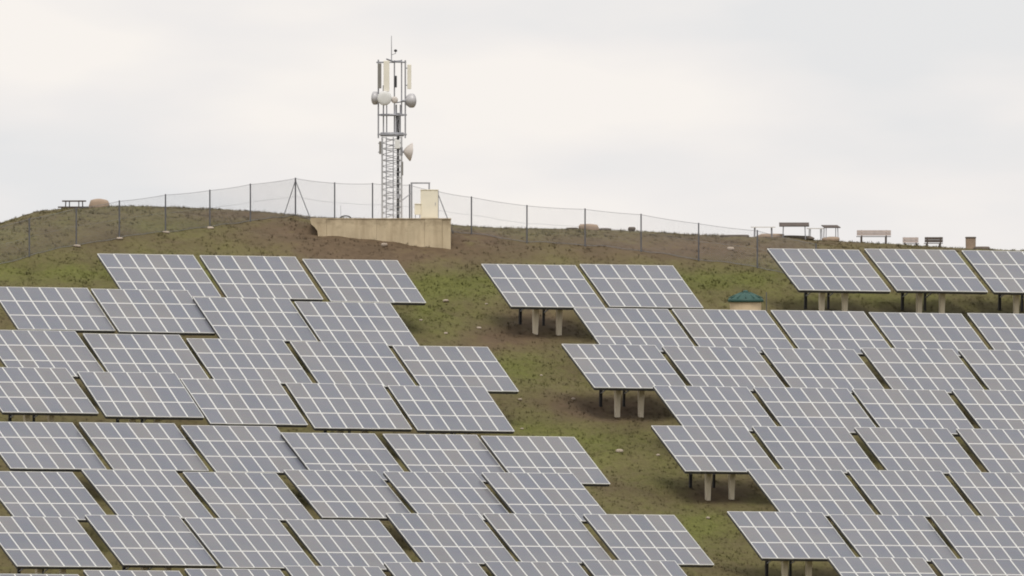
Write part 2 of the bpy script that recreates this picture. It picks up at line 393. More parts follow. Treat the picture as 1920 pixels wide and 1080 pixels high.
# ------------------------------------------------------------------ solar tables
PX_, PY_ = 0.994, 1.667                # module pitch
MW, MH, MT, FR = 0.985, 1.657, 0.045, 0.036
W_, H_ = PX_ * 6, PY_ * 3
def frame_mesh():
    bm = bmesh.new()
    for sx in (-1, 1): box(bm, (sx*(MW/2-FR/2), 0, 0), (FR, MH, MT))
    for sy in (-1, 1): box(bm, (0, sy*(MH/2-FR/2), 0), (MW-2*FR, FR, MT))
    return mesh_of(bm, 'solar_module', M['alu'])
def cell_mesh():
    bm = bm_box((0, 0, 0.009), (MW-2*FR, MH-2*FR, 0.008))
    me = mesh_of(bm, 'cell_sheet', [M['cell'], M['back']])
    for p in me.polygons:
        if p.normal.z < -0.5: p.material_index = 1
    return me
ME_F, ME_C = frame_mesh(), cell_mesh()
def conc_post_mesh():                  # unit height, slightly tapered to the foot
    bm = bmesh.new(); r = bmesh.ops.create_cube(bm, size=1.0)['verts']
    for v in r:
        t = 1.0 if v.co.z > 0 else 0.74
        v.co = Vector((v.co.x*0.36*t, v.co.y*0.30*t, v.co.z + 0.5))
    es = [e for e in bm.edges if abs(e.verts[0].co.z - e.verts[1].co.z) > 0.5]
    bmesh.ops.bevel(bm, geom=es, offset=0.03, segments=1, affect='EDGES')
    return mesh_of(bm, 'concrete_post', M['concrete'])
ME_P = conc_post_mesh()
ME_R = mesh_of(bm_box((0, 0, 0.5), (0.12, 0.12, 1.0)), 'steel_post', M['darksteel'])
ME_PU = mesh_of(bm_box((0, 0, 0), (W_ - 0.2, 0.07, 0.11)), 'purlin', M['steel'])
ME_BR = mesh_of(bm_box((0, 0, 0), (0.05, 1.0, 0.05)), 'diagonal_brace', M['steel'])
ME_JB = mesh_of(bm_box((0, 0, 0), (0.30, 0.14, 0.40), 0.02), 'junction_box', M['back'])
ME_CC = mesh_of(bm_tube((0, 0, 0), (0, 0, 1.2), 0.02, 6), 'cable_conduit', M['black'])
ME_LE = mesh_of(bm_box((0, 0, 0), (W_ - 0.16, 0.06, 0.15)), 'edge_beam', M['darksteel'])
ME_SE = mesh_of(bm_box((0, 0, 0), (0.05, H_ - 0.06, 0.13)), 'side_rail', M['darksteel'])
ME_RA = mesh_of(bm_box((0, 0, 0), (0.12, H_ - 0.5, 0.16)), 'rafter', M['steel'])
D_FRONT, REAR, ZB0 = 1.55, 2.2, 1.60

ROLL = math.radians(0.8)
def table_foot(px, py, lean, h, Yd):
    s = F / Yd
    t = math.asin(min(0.95, h / (s * H_)))
    a = math.asin(min(0.9, lean / (s * H_ * math.cos(t))))
    e1 = Vector((math.cos(a), math.sin(a), -math.sin(ROLL))); nh = Vector((-math.sin(a), math.cos(a), 0))
    tl = Vector(((px - 960) / F * Yd, Yd, (540 - py) / F * Yd))
    foot = tl - nh * (H_ * math.cos(t)) - Vector((0, 0, H_ * math.sin(t))) + e1 * (W_ / 2) + nh * D_FRONT - Vector((0, 0, ZB0))
    return foot, a, t
def table_depth(px, py, lean, h):
    lo, hi = 1110.0, 1310.0
    for _ in range(40):
        mid = (lo + hi) / 2; f, a, t = table_foot(px, py, lean, h, mid)
        if f.z > gz(f.x, f.y): lo = mid
        else: hi = mid
    return (lo + hi) / 2
def solar_table(px, py, lean, h, Yd, label, group):
    f, a, t = table_foot(px, py, lean, h, Yd)
    g0 = gz(f.x, f.y); ZB = ZB0 + f.z - g0; f.z = g0     # posts are cut to the ground they stand on
    a += math.radians(random.uniform(-.35, .35)); t += math.radians(random.uniform(-.3, .3))
    root = empty('solar_table', f, label, 'solar array', group)
    root.rotation_euler = (0, ROLL, a)
    Rm = Matrix.Rotation(a, 3, 'Z') @ Matrix.Rotation(ROLL, 3, 'Y')
    ct, st = math.cos(t), math.sin(t)
    def slab(u, v, w):                 # across, up the slope, out of the plane
        return (u, -D_FRONT + v * ct - w * st, ZB + v * st + w * ct)
    for i in range(6):
        for j in range(3):
            jit = random.uniform(-.004, .004)
            m = link('solar_module', ME_F, root, slab((i - 2.5) * PX_, (j + .5) * PY_, jit), (t + random.uniform(-.004, .004), random.uniform(-.004, .004), 0))
            link('cell_sheet', ME_C, m)
    for v in (0.45, 1.8, 3.2, 4.55): link('purlin', ME_PU, root, slab(0, v, -0.085), (t, 0, 0))
    link('edge_beam', ME_LE, root, slab(0, 0.07, -0.11), (t, 0, 0))
    for sx in (-1, 1): link('side_rail', ME_SE, root, slab(sx * (W_ / 2 - 0.05), H_ / 2, -0.1), (t, 0, 0))
    for sx in (-0.75, 0.75): link('rafter', ME_RA, root, slab(sx, H_ / 2, -0.235), (t, 0, 0))
    for sx in (-0.75, 0.75):
        for yy, nm, meq in ((0.0, 'concrete_post', ME_P), (REAR, 'steel_post', ME_R)):
            wp = f + Rm @ Vector((sx, yy, 0))
            g = gz(wp.x, wp.y) - f.z - 0.3
            top = ZB + (D_FRONT + yy) * st / ct - 0.33
            link(nm, meq, root, (sx, yy, g), (0, 0, 0), (1, 1, top - g))
        g2 = gz(*(f + Rm @ Vector((sx, REAR, 0))).xy) - f.z
        pa, pb = Vector((sx, 0.17, ZB + 0.35)), Vector((sx, REAR - 0.07, g2 + 0.75))
        d = pb - pa
        link('diagonal_brace', ME_BR, root, (pa + pb) / 2, d.to_track_quat('Y', 'Z').to_euler(), (1, d.length, 1))
    link('junction_box', ME_JB, root, (-0.75, REAR - 0.14, g2 + 1.25))
    link('cable_conduit', ME_CC, root, (-0.69, REAR - 0.09, g2 - 0.1))
    return root

LEFT = [
 (56, 79.5, [(180.5,475.3),(372,479.3),(565,486)]),
 (57, 80, [(-20,537.5),(168.6,542),(359.7,557.5),(550,566.3)]),
 (60, 82.5, [(-39,619),(153,626.3),(347.5,634.5),(541.5,640.3),(734,649)]),
 (58.5, 83, [(-58,687.5),(142.6,697),(337,710.8),(532.5,719),(724.8,723)]),
 (69, 87, [(-46,790.5),(146,793),(338,797),(524.7,811),(715.6,813.8),(899.8,817.8)]),
 (75, 88.3, [(-43,884),(151,881),(341,884.8),(530,881),(717,884),(901,886.7)]),
 (75.5, 91.5, [(-41,969),(157,966.3),(344,971.5),(534,974),(721,963.3),(904,962.5),(1091.5,965)]),
 (75, 92, [(-36,1076),(154,1070),(344,1067.5),(531.5,1061.5),(718,1054),(907,1052.5),(1089.5,1050)]),
]
RIGHT = [
 (60, 78, [(1436.5,466),(1619,467),(1801,470)]),
 (57, 80, [(900.8,494.8),(1084.9,495)]),
 (59, 80, [(1073.4,577.5),(1258,579.5),(1443,582),(1627,585.5),(1811.5,588)]),
 (62.5, 81.8, [(1051.2,644.6),(1239.5,649),(1425.7,653),(1612,653),(1795.4,655.3)]),
 (62, 82.5, [(1222.5,723.3),(1410.5,726.6),(1595,729.3),(1783,730.3)]),
 (64, 84.5, [(1219.3,798),(1407.5,800.2),(1600,801),(1791,803.8)]),
 (66, 85, [(1399,880),(1587,881.6),(1776.5,884.8)]),
 (66, 85.5, [(1361,959.8),(1553,964.6),(1742.6,967.4)]),
 (66, 86, [(1549.5,1044.6),(1744,1047.3)]),
]
ORD = ['first', 'second', 'third', 'fourth', 'fifth', 'sixth', 'seventh', 'eighth', 'ninth']
def place_words(i, n): return 'leftmost' if i == 0 else ('rightmost' if i == n-1 else ORD[i] + ' from the left')
SPECIAL = {('R', 1, 0): 'solar table on two tall pale posts, leftmost in second row of right block',
           ('R', 3, 0): 'solar table on pale posts jutting left into the grass lane, fourth row of right block',
           ('R', 5, 0): 'solar table with pale posts over brown soil, leftmost in sixth row of right block',
           ('R', 7, 0): 'lowest grey solar table of the right block jutting left into the grass lane',
           ('L', 0, 2): 'solar table straight below the concrete wall, right end of topmost row, left block',
           ('L', 6, 6): 'grey solar table jutting farthest right from the left block into the lower lane'}
for side, rows, words, group in (('L', LEFT, 'left block', 'solar tables left of the grass lane'), ('R', RIGHT, 'right block', 'solar tables right of the grass lane')):
    for r, (lean_, h_, tls) in enumerate(rows):
        rw = 'topmost row' if r == 0 else ('lowest row' if r == len(rows)-1 else ORD[r] + ' row from the top')
        shape = [(66, 85) if (side == 'L' and r in (2, 3) and i == 0) else (lean_, h_) for i in range(len(tls))]
        own = np.array([table_depth(px, py, *sh) for (px, py), sh in zip(tls, shape)])
        pxs_ = np.array([p[0] for p in tls])
        line = np.polyval(np.polyfit(pxs_, own, 1), pxs_) if len(tls) > 2 else own    # tables of a row stand in one line
        for i, (px, py) in enumerate(tls):
            lab = SPECIAL.get((side, r, i), f'tilted solar table, {place_words(i, len(tls))}, {rw}, {words}')
            solar_table(px, py, *shape[i], 0.35 * own[i] + 0.65 * line[i], lab, group)

# ------------------------------------------------------------------ concrete wall and platform behind it
YW = 1242.0
def PX(px, y=YW): return (px - 960) / F * y
def PZ(py, y=YW): return (540 - py) / F * y
def concrete_wall_material():
    m = mat('stained_concrete', (0.60, 0.50, 0.34), 0.9, 0, 0.16, 0.7, 0.35, 14)
    n, l = m.node_tree.nodes, m.node_tree.links
    b = n['Principled BSDF']; old = b.inputs['Base Color'].links[0].from_socket
    t = n.new('ShaderNodeTexCoord'); mp = n.new('ShaderNodeMapping'); mp.inputs['Scale'].default_value = (2.6, 1, 0.35)
    nz = n.new('ShaderNodeTexNoise'); nz.inputs['Scale'].default_value = 1.0; nz.inputs['Detail'].default_value = 5; nz.inputs['Roughness'].default_value = 0.6
    l.new(t.outputs['Object'], mp.inputs[0]); l.new(mp.outputs[0], nz.inputs['Vector'])
    r = n.new('ShaderNodeMapRange'); r.inputs['From Min'].default_value = 0.42; r.inputs['From Max'].default_value = 0.72; r.inputs['To Max'].default_value = 0.5
    l.new(nz.outputs['Fac'], r.inputs['Value'])
    q = n.new('ShaderNodeMix'); q.data_type = 'RGBA'; q.inputs['B'].default_value = (0.33, 0.25, 0.155, 1)
    l.new(r.outputs[0], q.inputs[0]); l.new(old, q.inputs['A']); l.new(q.outputs['Result'], b.inputs['Base Color'])
    return m
M['wall'] = concrete_wall_material()
def darken_streaks(m):                # run-off stains below the cap, broken into patches
    n, l = m.node_tree.nodes, m.node_tree.links; b = n['Principled BSDF']; old = b.inputs['Base Color'].links[0].from_socket
    t = n.new('ShaderNodeTexCoord'); mp = n.new('ShaderNodeMapping'); mp.inputs['Scale'].default_value = (1.1, 1, 1.6)
    nz = n.new('ShaderNodeTexNoise'); nz.inputs['Scale'].default_value = 1.3; nz.inputs['Detail'].default_value = 6; nz.inputs['Roughness'].default_value = 0.7
    l.new(t.outputs['Object'], mp.inputs[0]); l.new(mp.outputs[0], nz.inputs['Vector'])
    sp = n.new('ShaderNodeSeparateXYZ'); l.new(t.outputs['Object'], sp.inputs[0])
    zz = n.new('ShaderNodeMapRange'); zz.inputs['From Min'].default_value = 0.9; zz.inputs['From Max'].default_value = 2.0; zz.inputs['To Min'].default_value = -0.22; zz.inputs['To Max'].default_value = 0.08
    l.new(sp.outputs['Z'], zz.inputs['Value'])
    ad = n.new('ShaderNodeMath'); ad.operation = 'ADD'; l.new(nz.outputs['Fac'], ad.inputs[0]); l.new(zz.outputs[0], ad.inputs[1])
    r = n.new('ShaderNodeMapRange'); r.inputs['From Min'].default_value = 0.46; r.inputs['From Max'].default_value = 0.70; r.inputs['To Max'].default_value = 0.65; l.new(ad.outputs[0], r.inputs['Value'])
    q = n.new('ShaderNodeMix'); q.data_type = 'RGBA'; q.inputs['B'].default_value = (0.26, 0.20, 0.13, 1)
    l.new(r.outputs[0], q.inputs[0]); l.new(old, q.inputs['A']); l.new(q.outputs['Result'], b.inputs['Base Color'])
darken_streaks(M['wall'])
xl, xr_, zt = PX(583), PX(845), PZ(411)
root = empty('concrete_wall', ((xl+xr_)/2, YW, zt - 2), 'stained beige concrete retaining wall at the foot of the antenna tower', 'wall')
w2 = (xr_ - xl) / 2
xc_ = (xl + xr_) / 2
def wv(px, py): return (PX(px) - xc_, PZ(py) - (zt - 2))
def wall_section(outl, dy):
    bm = bmesh.new()
    f0 = [bm.verts.new((x, dy, z)) for x, z in outl]; b0 = [bm.verts.new((x, 5.2, z)) for x, z in outl]
    bm.faces.new(f0); bm.faces.new(b0[::-1])
    for k in range(len(outl)): bm.faces.new((f0[k], b0[k], b0[(k+1) % len(outl)], f0[(k+1) % len(outl)]))
    part('wall_section', bm, M['wall'], root)
wall_section([wv(581,411), wv(612,411), wv(612,480), wv(600,480), wv(597,446), wv(595,433), wv(590,426), wv(584,421)], -0.05)
jx = 612
for k, (x1, dy) in enumerate(((706, 0.0), (796, 0.012), (829, -0.012), (845, 0.03))):
    wall_section([wv(jx+0.3,411), wv(x1,411), wv(x1,480), wv(jx+0.3,480)], dy); jx = x1
bm = bmesh.new()                      # a thin cap course, a little proud of the face
box(bm, (0, 2.6, 2.03), (2*w2 + 0.06, 5.26, 0.055), None, 0.01)
part('wall_cap', bm, M['wall'], root)

# ------------------------------------------------------------------ antenna tower
YT = 1244.6
S_T = F / YT
ZT0 = PZ(410, YT)
tower = empty('antenna_tower', ((734.7 - 960) / S_T, YT, ZT0), 'tall steel lattice antenna tower with dishes on the concrete platform', 'antenna tower')
def TX(px): return (px - 734.7) / S_T
def TZ(py): return (410 - py) / S_T
hw = 0.57
zl = TZ(257)
for sx in (-1, 1):
    for sy in (-1, 1):
        part('tower_leg', bm_tube((sx*hw, sy*hw, -0.05), (sx*hw, sy*hw, zl), 0.05, 8), M['palesteel'], tower)
bm = bmesh.new(); nb = 14
for k in range(nb):
    z0, z1 = zl*k/nb, zl*(k+1)/nb
    for (ax, ay, bx, by) in ((-hw,-hw,hw,-hw),(hw,-hw,hw,hw),(hw,hw,-hw,hw),(-hw,hw,-hw,-hw)):
        if k % 2: ax, ay, bx, by = bx, by, ax, ay
        tube(bm, (ax, ay, z0), (bx, by, z1), 0.022, 5)
        if k % 2 == 0: tube(bm, (ax, ay, z0), (bx, by, z0), 0.022, 5)
part('cross_bracing', bm, M['palesteel'], tower)
# climbing ladder on the near side
lad = part('ladder', bm_tube((TX(724.5), -hw-0.12, 0), (TX(724.5), -hw-0.12, zl), 0.035, 6), M['steel'], tower)
part('ladder_rail', bm_tube((TX(737.5), -hw-0.12, 0), (TX(737.5), -hw-0.12, zl), 0.035, 6), M['steel'], lad)
ME_RUNG = mesh_of(bm_tube((TX(724.5), -hw-0.12, 0), (TX(737.5), -hw-0.12, 0), 0.026, 5), 'rung', M['steel'])
nr = 15
for k in range(nr): link('rung', ME_RUNG, lad, (0, 0, 0.25 + (zl-0.4)*k/(nr-1)))
# platforms
def ring_platform(z, wpx0, wpx1, hh, depth):
    bm = bmesh.new(); x0, x1 = TX(wpx0), TX(wpx1)
    prof = [(0.62, -hh/2), (0.70, -hh/2), (0.74, 0), (0.70, hh/2), (0.62, hh/2)]
    lathe(bm, [(r*(x1-x0)/1.70, h) for r, h in prof], 18, 'Z', ((x0+x1)/2, 0, z))
    for sy in (-depth, depth): box(bm, ((x0+x1)/2, sy, z), (x1-x0, 0.07, 0.09))
    for sx in (x0, x1): box(bm, (sx, 0, z), (0.07, 2*depth-0.08, 0.088))
    return bm
part('service_platform', ring_platform(TZ(252), 709, 761.5, 0.24, 0.62), M['steel'], tower, label='lower round service platform')
part('service_platform', ring_platform(TZ(215.5), 709, 761.5, 0.13, 0.62), M['steel'], tower, label='upper thinner service platform')
for px, y, p0, p1, r in ((709.5,-0.6,259,112,.045),(760,-0.6,259,113,.045),(709.5,0.6,259,150,.04),(760,0.6,259,120,.04),(719,-0.25,254,160,.042),(725,0.2,254,160,.035),(743,-0.45,254,196,.05),(739.5,0.05,254,113,.04),(750.5,0.3,254,196,.035),(753,-0.2,215,112,.04)):
    part('cage_post', bm_tube((TX(px), y, TZ(p0)), (TX(px), y, TZ(p1)), r, 7), M['steel'], tower)
bm = bmesh.new()
tube(bm, (TX(706),-0.6,TZ(117)), (TX(720),-0.5,TZ(117)), .045, 6); tube(bm, (TX(725),-0.7,TZ(111)), (TX(740),0.1,TZ(116.5)), .05, 6)
tube(bm, (TX(740),0.1,TZ(116)), (TX(761),-0.6,TZ(117)), .045, 6); tube(bm, (TX(740),0.1,TZ(115)), (TX(753),-0.2,TZ(114)), .04, 6)
tube(bm, (TX(709),-0.6,TZ(117)), (TX(739),0.05,TZ(117)), .03, 6); tube(bm, (TX(740),.05,TZ(193)), (TX(760),-0.6,TZ(190)), .035, 6)
part('top_frame', bm, M['steel'], tower)
part('lightning_rod', bm_tube((TX(734.2),-0.35,TZ(116)), (TX(734),-0.35,TZ(67)), .032, 6, .016), M['steel'], tower)
bm = bmesh.new(); tube(bm, (TX(734.2),-0.35,TZ(103)), (TX(741.6),-0.35,TZ(100.5)), .018, 5); tube(bm, (TX(741.8),-0.35,TZ(101)), (TX(741.8),-0.35,TZ(97)), .02, 5)
bea = part('warning_beacon', bm, M['steel'], tower)
part('beacon_body', bm_lathe([(0.03,TZ(97.5)),(0.09,TZ(96.5)),(0.10,TZ(95)),(0.07,TZ(93.2)),(0.02,TZ(92.6))], 12, 'Z', (TX(741.8),-0.35,0)), M['black'], bea, True)
# flat panel antennas
for x0, x1, y0, y1, yy, mk, lb in ((708.3,715.3,119,166,-0.78,'antgrey','narrow olive grey panel antenna on the left'),(719.3,730.3,114,172,-0.8,'creamfib','wide cream panel antenna'),
        (763.8,771.3,121,167,-0.55,'creamfib','cream panel antenna on the right'),(711,714.8,265,289,-0.6,'antgrey','short grey panel antenna under the platform'),(753.2,756.2,303,329,-0.7,'antgrey','short grey panel antenna low on the right')):
    a = part('panel_antenna', bm_box(((TX(x0)+TX(x1))/2, yy, (TZ(y0)+TZ(y1))/2), (TX(x1)-TX(x0), 0.14, TZ(y0)-TZ(y1)), 0.03), M[mk], tower, label=lb)
    bm = bmesh.new()
    near = min((709.5, 725, 760, 716.5, 752.8), key=lambda q: abs(q - (x0+x1)/2))
    for q in (0.15, 0.85):
        z = TZ(y0)*(1-q)+TZ(y1)*q
        tube(bm, ((TX(x0)+TX(x1))/2, yy, z), (TX(near), -0.5, z), .03, 6)
    part('mounting_bracket', bm, M['steel'], a)
part('radio_unit', bm_box((TX(741.8), -0.02, TZ(153)), (0.15, 0.16, TZ(142)-TZ(164)), 0.02), M['darksteel'], tower)
part('radio_unit', bm_box((TX(745.2), -hw-0.12, TZ(270.5)), (0.30, 0.2, 0.52), 0.03), M['dish'], tower, label='small white radio box')
part('radio_unit', bm_box((TX(747.4), -hw-0.12, TZ(368)), (0.2, 0.16, 0.28), 0.02), M['steel'], tower, label='small grey box low on the tower')
# drum dishes
def drum(cx, cy, r, axis_dir, y, lab, face, rim, dpt=0.42):
    """shrouded dish: bowl back, cylinder shroud, flat cover, pointing along axis_dir"""
    q = Vector(axis_dir).to_track_quat('Z', 'Y').to_matrix()
    c = Vector((TX(cx), y, TZ(cy)))
    bm = bmesh.new()
    lathe(bm, [(0.05,-dpt*0.95),(r*0.35,-dpt*0.9),(r*0.75,-dpt*0.68),(r*0.98,-dpt*0.38),(r,-dpt*0.3),(r,0.0)], 24)
    for v in bm.verts: v.co = q @ v.co + c
    d = part('dish_antenna', bm, M[rim], tower, True, lab)
    bm = bmesh.new(); lathe(bm, [(r*0.985,0.004),(r*0.93,0.025),(r*0.5,0.045),(0.04,0.05)], 24)
    for v in bm.verts: v.co = q @ v.co + c
    part('dish_cover', bm, M[face], d, True)
    bm = bmesh.new(); b0 = c - q @ Vector((0,0,dpt*0.9))
    tube(bm, b0, (max(-hw, min(hw, b0.x))*0.95, min(b0.y+0.1, -0.1), b0.z), 0.055, 8)
    part('dish_mount', bm, M['steel'], d)
drum(721, 184.5, 0.425, (0.05,-1,-0.06), -1.05, 'large white round dish facing the viewer', 'dish', 'dishrim')
drum(701.0, 184.0, 0.39, (-0.93,0.36,0), -0.35, 'drum dish facing away to the left', 'dish', 'dishrim', 0.5)
drum(774.0, 188.8, 0.42, (0.86,0.5,0.02), -0.45, 'drum dish facing away to the right', 'dish', 'dishrim', 0.5)
drum(740, 187.5, 0.2, (0.1,-1,0), -0.85, 'small pale dish beside the large white one', 'dishpink', 'dishrim', 0.25)
# big bare parabolic dish lower right
bm = bmesh.new(); q = Vector((0.97,0.16,-0.12)).to_track_quat('Z','Y').to_matrix(); c = Vector((TX(770.2), -0.5, TZ(285)))
lathe(bm, [(0.05,-0.42),(0.16,-0.38),(0.34,-0.22),(0.54,0.0),(0.55,0.03),(0.50,0.04),(0.2,0.10),(0.03,0.12)], 26)
for v in bm.verts: v.co = q @ v.co + c
d = part('dish_antenna', bm, M['dishpink'], tower, True, 'big off-white conical dish pointing right, low on the tower')
bm = bmesh.new(); tube(bm, c - q @ Vector((0,0,0.36)), (hw, -0.5, TZ(286)), 0.07, 8); tube(bm, (hw, -0.55, TZ(276)), (hw, -0.55, TZ(292)), 0.075, 8)
part('dish_mount', bm, M['steel'], d)
# feeder cables down the right leg
bm = bmesh.new()
for k in range(4):
    p = None
    for z in np.linspace(TZ(212), 0.0, 16):
        c2 = (TX(744.5+1.3*k)+random.uniform(-.008,.008), -0.48+random.uniform(-.01,.01), z)
        if p: tube(bm, p, c2, 0.022, 5)
        p = c2
part('feeder_cables', bm, M['black'], tower, kind='stuff')

# ------------------------------------------------------------------ equipment by the tower
ZP = zt + 0.02
yp = YW + 1.4; S2 = F / yp
def EX(px): return (px - 960) / S2
cab = empty('equipment_cabinet', (EX(805), yp, ZP), 'tall cream equipment cabinet right of the antenna tower', 'cabinet')
cw, ch = (821.3-788.3)/S2, (410-356)/S2
part('cabinet_body', bm_box((0, 0.3, ch/2), (cw, 0.6, ch), 0.02), M['cream'], cab)
part('cabinet_door', bm_box((0, -0.012, ch/2), (cw-0.12, 0.02, ch-0.14), 0.008), M['cream'], cab)
part('cabinet_roof', bm_box((0, 0.3, ch+0.02), (cw+0.06, 0.68, 0.04), 0.01), M['cream'], cab)
part('handle', bm_box((cw*0.34, -0.04, ch*0.52), (0.03, 0.035, 0.16), 0.006), M['steel'], cab)
sc_ = empty('meter_box', (EX(783), yp - 0.1, ZP), 'small cream meter box on thin legs beside the tall cabinet', 'cabinet')
part('box_body', bm_box((0, 0.15, 0.56), (0.36, 0.26, 0.62), 0.02), M['cream'], sc_)
part('box_lid', bm_box((0, 0.15, 0.89), (0.42, 0.34, 0.035), 0.008), M['cream'], sc_)
for sx in (-.13, .13): part('leg', bm_tube((sx, 0.15, 0), (sx, 0.15, 0.26), 0.022, 6), M['steel'], sc_)
fr = empty('steel_portal', (EX(788), yp + 1.2, ZP), 'grey steel goalpost frame behind the cream cabinet', 'steel frame')
x0, x1, zt2 = EX(771.5)-EX(788), EX(804.5)-EX(788), (411-345)/S2
part('frame_post', bm_box((x0, 0, zt2/2), (0.10, 0.10, zt2)), M['steel'], fr); part('frame_post', bm_box((x1, 0, zt2/2), (0.09, 0.09, zt2)), M['steel'], fr)
part('frame_beam', bm_box(((x0+x1)/2, 0, zt2+0.045), (x1-x0+0.12, 0.11, 0.085)), M['steel'], fr)
part('strut', bm_tube((x0-0.05, 0, zt2*0.72), (EX(754.5)-EX(788), -0.6, zt2*0.54), 0.03, 6), M['steel'], fr)
bm = bmesh.new(); p = None
for k in range(13):
    a = math.pi*k/12; c2 = (0.33*-math.cos(a)*(1 if a < math.pi/2 else 1.0), 0, 0.17*math.sin(a)+0.01)
    if p: tube(bm, p, c2, 0.035, 6)
    p = c2
o = link('cable_conduit', mesh_of(bm, 'cable_conduit', M['black'], True), None, (EX(648), yp - 0.6, ZP + 0.0)); tag(o, 'low dark looped cable conduit on the left of the concrete platform', 'conduit')
o = link('marker_rod', mesh_of(bm_tube((0,0,-0.02),(0,0,0.8),0.014,6), 'marker_rod', M['steel']), None, (EX(639), yp-0.3, ZP)); tag(o, 'thin upright rod on the platform by the looped conduit', 'rod')

# ------------------------------------------------------------------ chain link fence
FP = [(-40,506,0),(55,482,0),(143,462,0),(223.8,448,0),(310.3,436,0),(393.5,427.5,0),(469.5,416,0),(554,404.5,1),(627.5,412,0),(698.5,413,0),(768,413,0),(821,424,1),(884,440,0),(988,456,0),(1097,462.5,0),(1202,472.5,0),(1310,490,0),(1420,503,0),(1530,528,0)]
FH = 2.2
feet = []
for px, py, br in FP:
    if 600 < px < 830:
        y = YW + 6.4; x = (px-960)/F*y; z = gz(x, y); top = (540 - {627.5:343.5,698.5:344.5,768:347,821:359}[px]) / F * y
    else:
        x, y, z = on_ground(px, py); top = z + FH
    feet.append((Vector((x, y, z)), top, br))
fence = empty('chain_link_fence', feet[7][0], 'long grey chain link fence running along the hilltop past the tower', 'fence')
fl = feet[7][0]
for v, top, br in feet:
    a = v - fl; zt_ = top - fl.z
    p = part('fence_post', bm_tube((a.x, a.y, a.z - 0.3), (a.x, a.y, zt_ + 0.05), 0.046 if br else 0.042, 7), M['post'], fence)
    if br:
        for sx, dx in ((-1, 22), (1, 30)):
            xx = v.x + sx*dx/32.0*1.0; yy = v.y
            b = Vector((xx, yy, gz(xx, yy))) - fl
            part('brace', bm_tube((a.x, a.y, zt_ - 0.12), (b.x, b.y, b.z - 0.05), 0.024, 6), M['post'], p)
ftn = 0
for (va, ta, _), (vb, tb, _) in zip(feet[:-1], feet[1:]):
    A, Bv = va - fl, vb - fl; za, zb = ta - fl.z, tb - fl.z
    L = (Bv - A).to_2d().length; dirv = Vector(((Bv.x-A.x)/L, (Bv.y-A.y)/L)); sag = 0.035
    def pt(u, w):                     # u along the bay in metres, w 0 ground .. 1 top
        q = min(max(u / L, 0), 1); x, y = A.x + dirv.x*u, A.y + dirv.y*u
        top = za + (zb - za)*q - sag*4*q*(1-q)
        bot = gz(x + fl.x, y + fl.y) - fl.z + 0.03
        return Vector((x, y, bot + (top - bot)*w))
    bm = bmesh.new()
    for w, r in ((1.0, .011), (0.52, .006), (0.02, .012)):
        pts = [pt(L*k/6, w) for k in range(7)]
        for a, b in zip(pts[:-1], pts[1:]): tube(bm, a, b, r, 4)
    part('tension_wire', bm, M['wire'], fence, kind='stuff')
    bm = bmesh.new(); pitch = 0.12; nseg = int((L + FH) / pitch)
    for k in range(nseg):
        for sgn in (1, -1):
            u0 = -FH + k*pitch if sgn > 0 else k*pitch
            w0, w1, ua, ub = 0.0, 1.0, u0, u0 + sgn*FH
            # clip to the bay
            def clip(u, wv, uo, wo, lim):
                return lim, wv + (wo - wv)*(lim - u)/(uo - u)
            if ua < 0: 
                if ub <= 0: continue
                ua, w0 = clip(ua, w0, ub, w1, 0.0)
            if ua > L:
                if ub >= L: continue
                ua, w0 = clip(ua, w0, ub, w1, L)
            if ub < 0: ub, w1 = clip(ub, w1, ua, w0, 0.0)
            if ub > L: ub, w1 = clip(ub, w1, ua, w0, L)
            tube(bm, pt(ua, w0), pt(ub, w1), 0.0030, 3)
    part('wire_mesh', bm, M['wire'], fence, kind='stuff')

# ------------------------------------------------------------------ picnic furniture on the crest
def mpp(y): return y / F
def on_crest(px, back=0.0):
    x, y = crest(px); y += back; x = (px-960)/F*y; return x, y, gz(x, y)
def planks(bm, cx, cy, z, w, d, n, th=0.045, R=None):
    for k in range(n):
        box(bm, (cx, cy + (k-(n-1)/2)*d/n, z), (w, d/n - 0.015, th), R)
def picnic_table(px, w, label, top_m, rz=0.0, h=0.76, tilt=0.0, seats=True, lift=0.0, d=0.75, group='picnic tables on the hilltop', leg_r=0.035, legm='steel', th=0.05):
    x, y, z = on_crest(px)
    r = empty('picnic_table', (x, y, z + lift), label, 'picnic table', group, rz)
    R = Matrix.Rotation(tilt, 3, 'X')
    for k in range(4):
        off = R @ Vector((0, (k-1.5)*d/4, 0))
        part('top_plank', bm_box((0, off.y, h+off.z), (w, d/4-0.012, th), 0, R), M[top_m], r)
    for sx in (-1, 1):
        for sy in (-1, 1):
            part('leg', bm_tube((sx*w*0.38, sy*d*0.36, -0.15 - max(lift,0)), (sx*w*0.36, sy*d*0.3, h-0.03 + sy*d*0.3*math.sin(tilt)), leg_r, 6), M[legm], r)
    if seats:
        for sy in (-1, 1):
            s = part('bench_seat', bm_box((0, sy*(d/2+0.28), 0.44), (w, 0.26, th)), M[top_m], r)
            for sx in (-1, 1): part('bracket', bm_tube((sx*w*0.37, sy*d*0.34, 0.36), (sx*w*0.37, sy*(d/2+0.3), 0.40), 0.03, 5), M[legm], s)
    return r
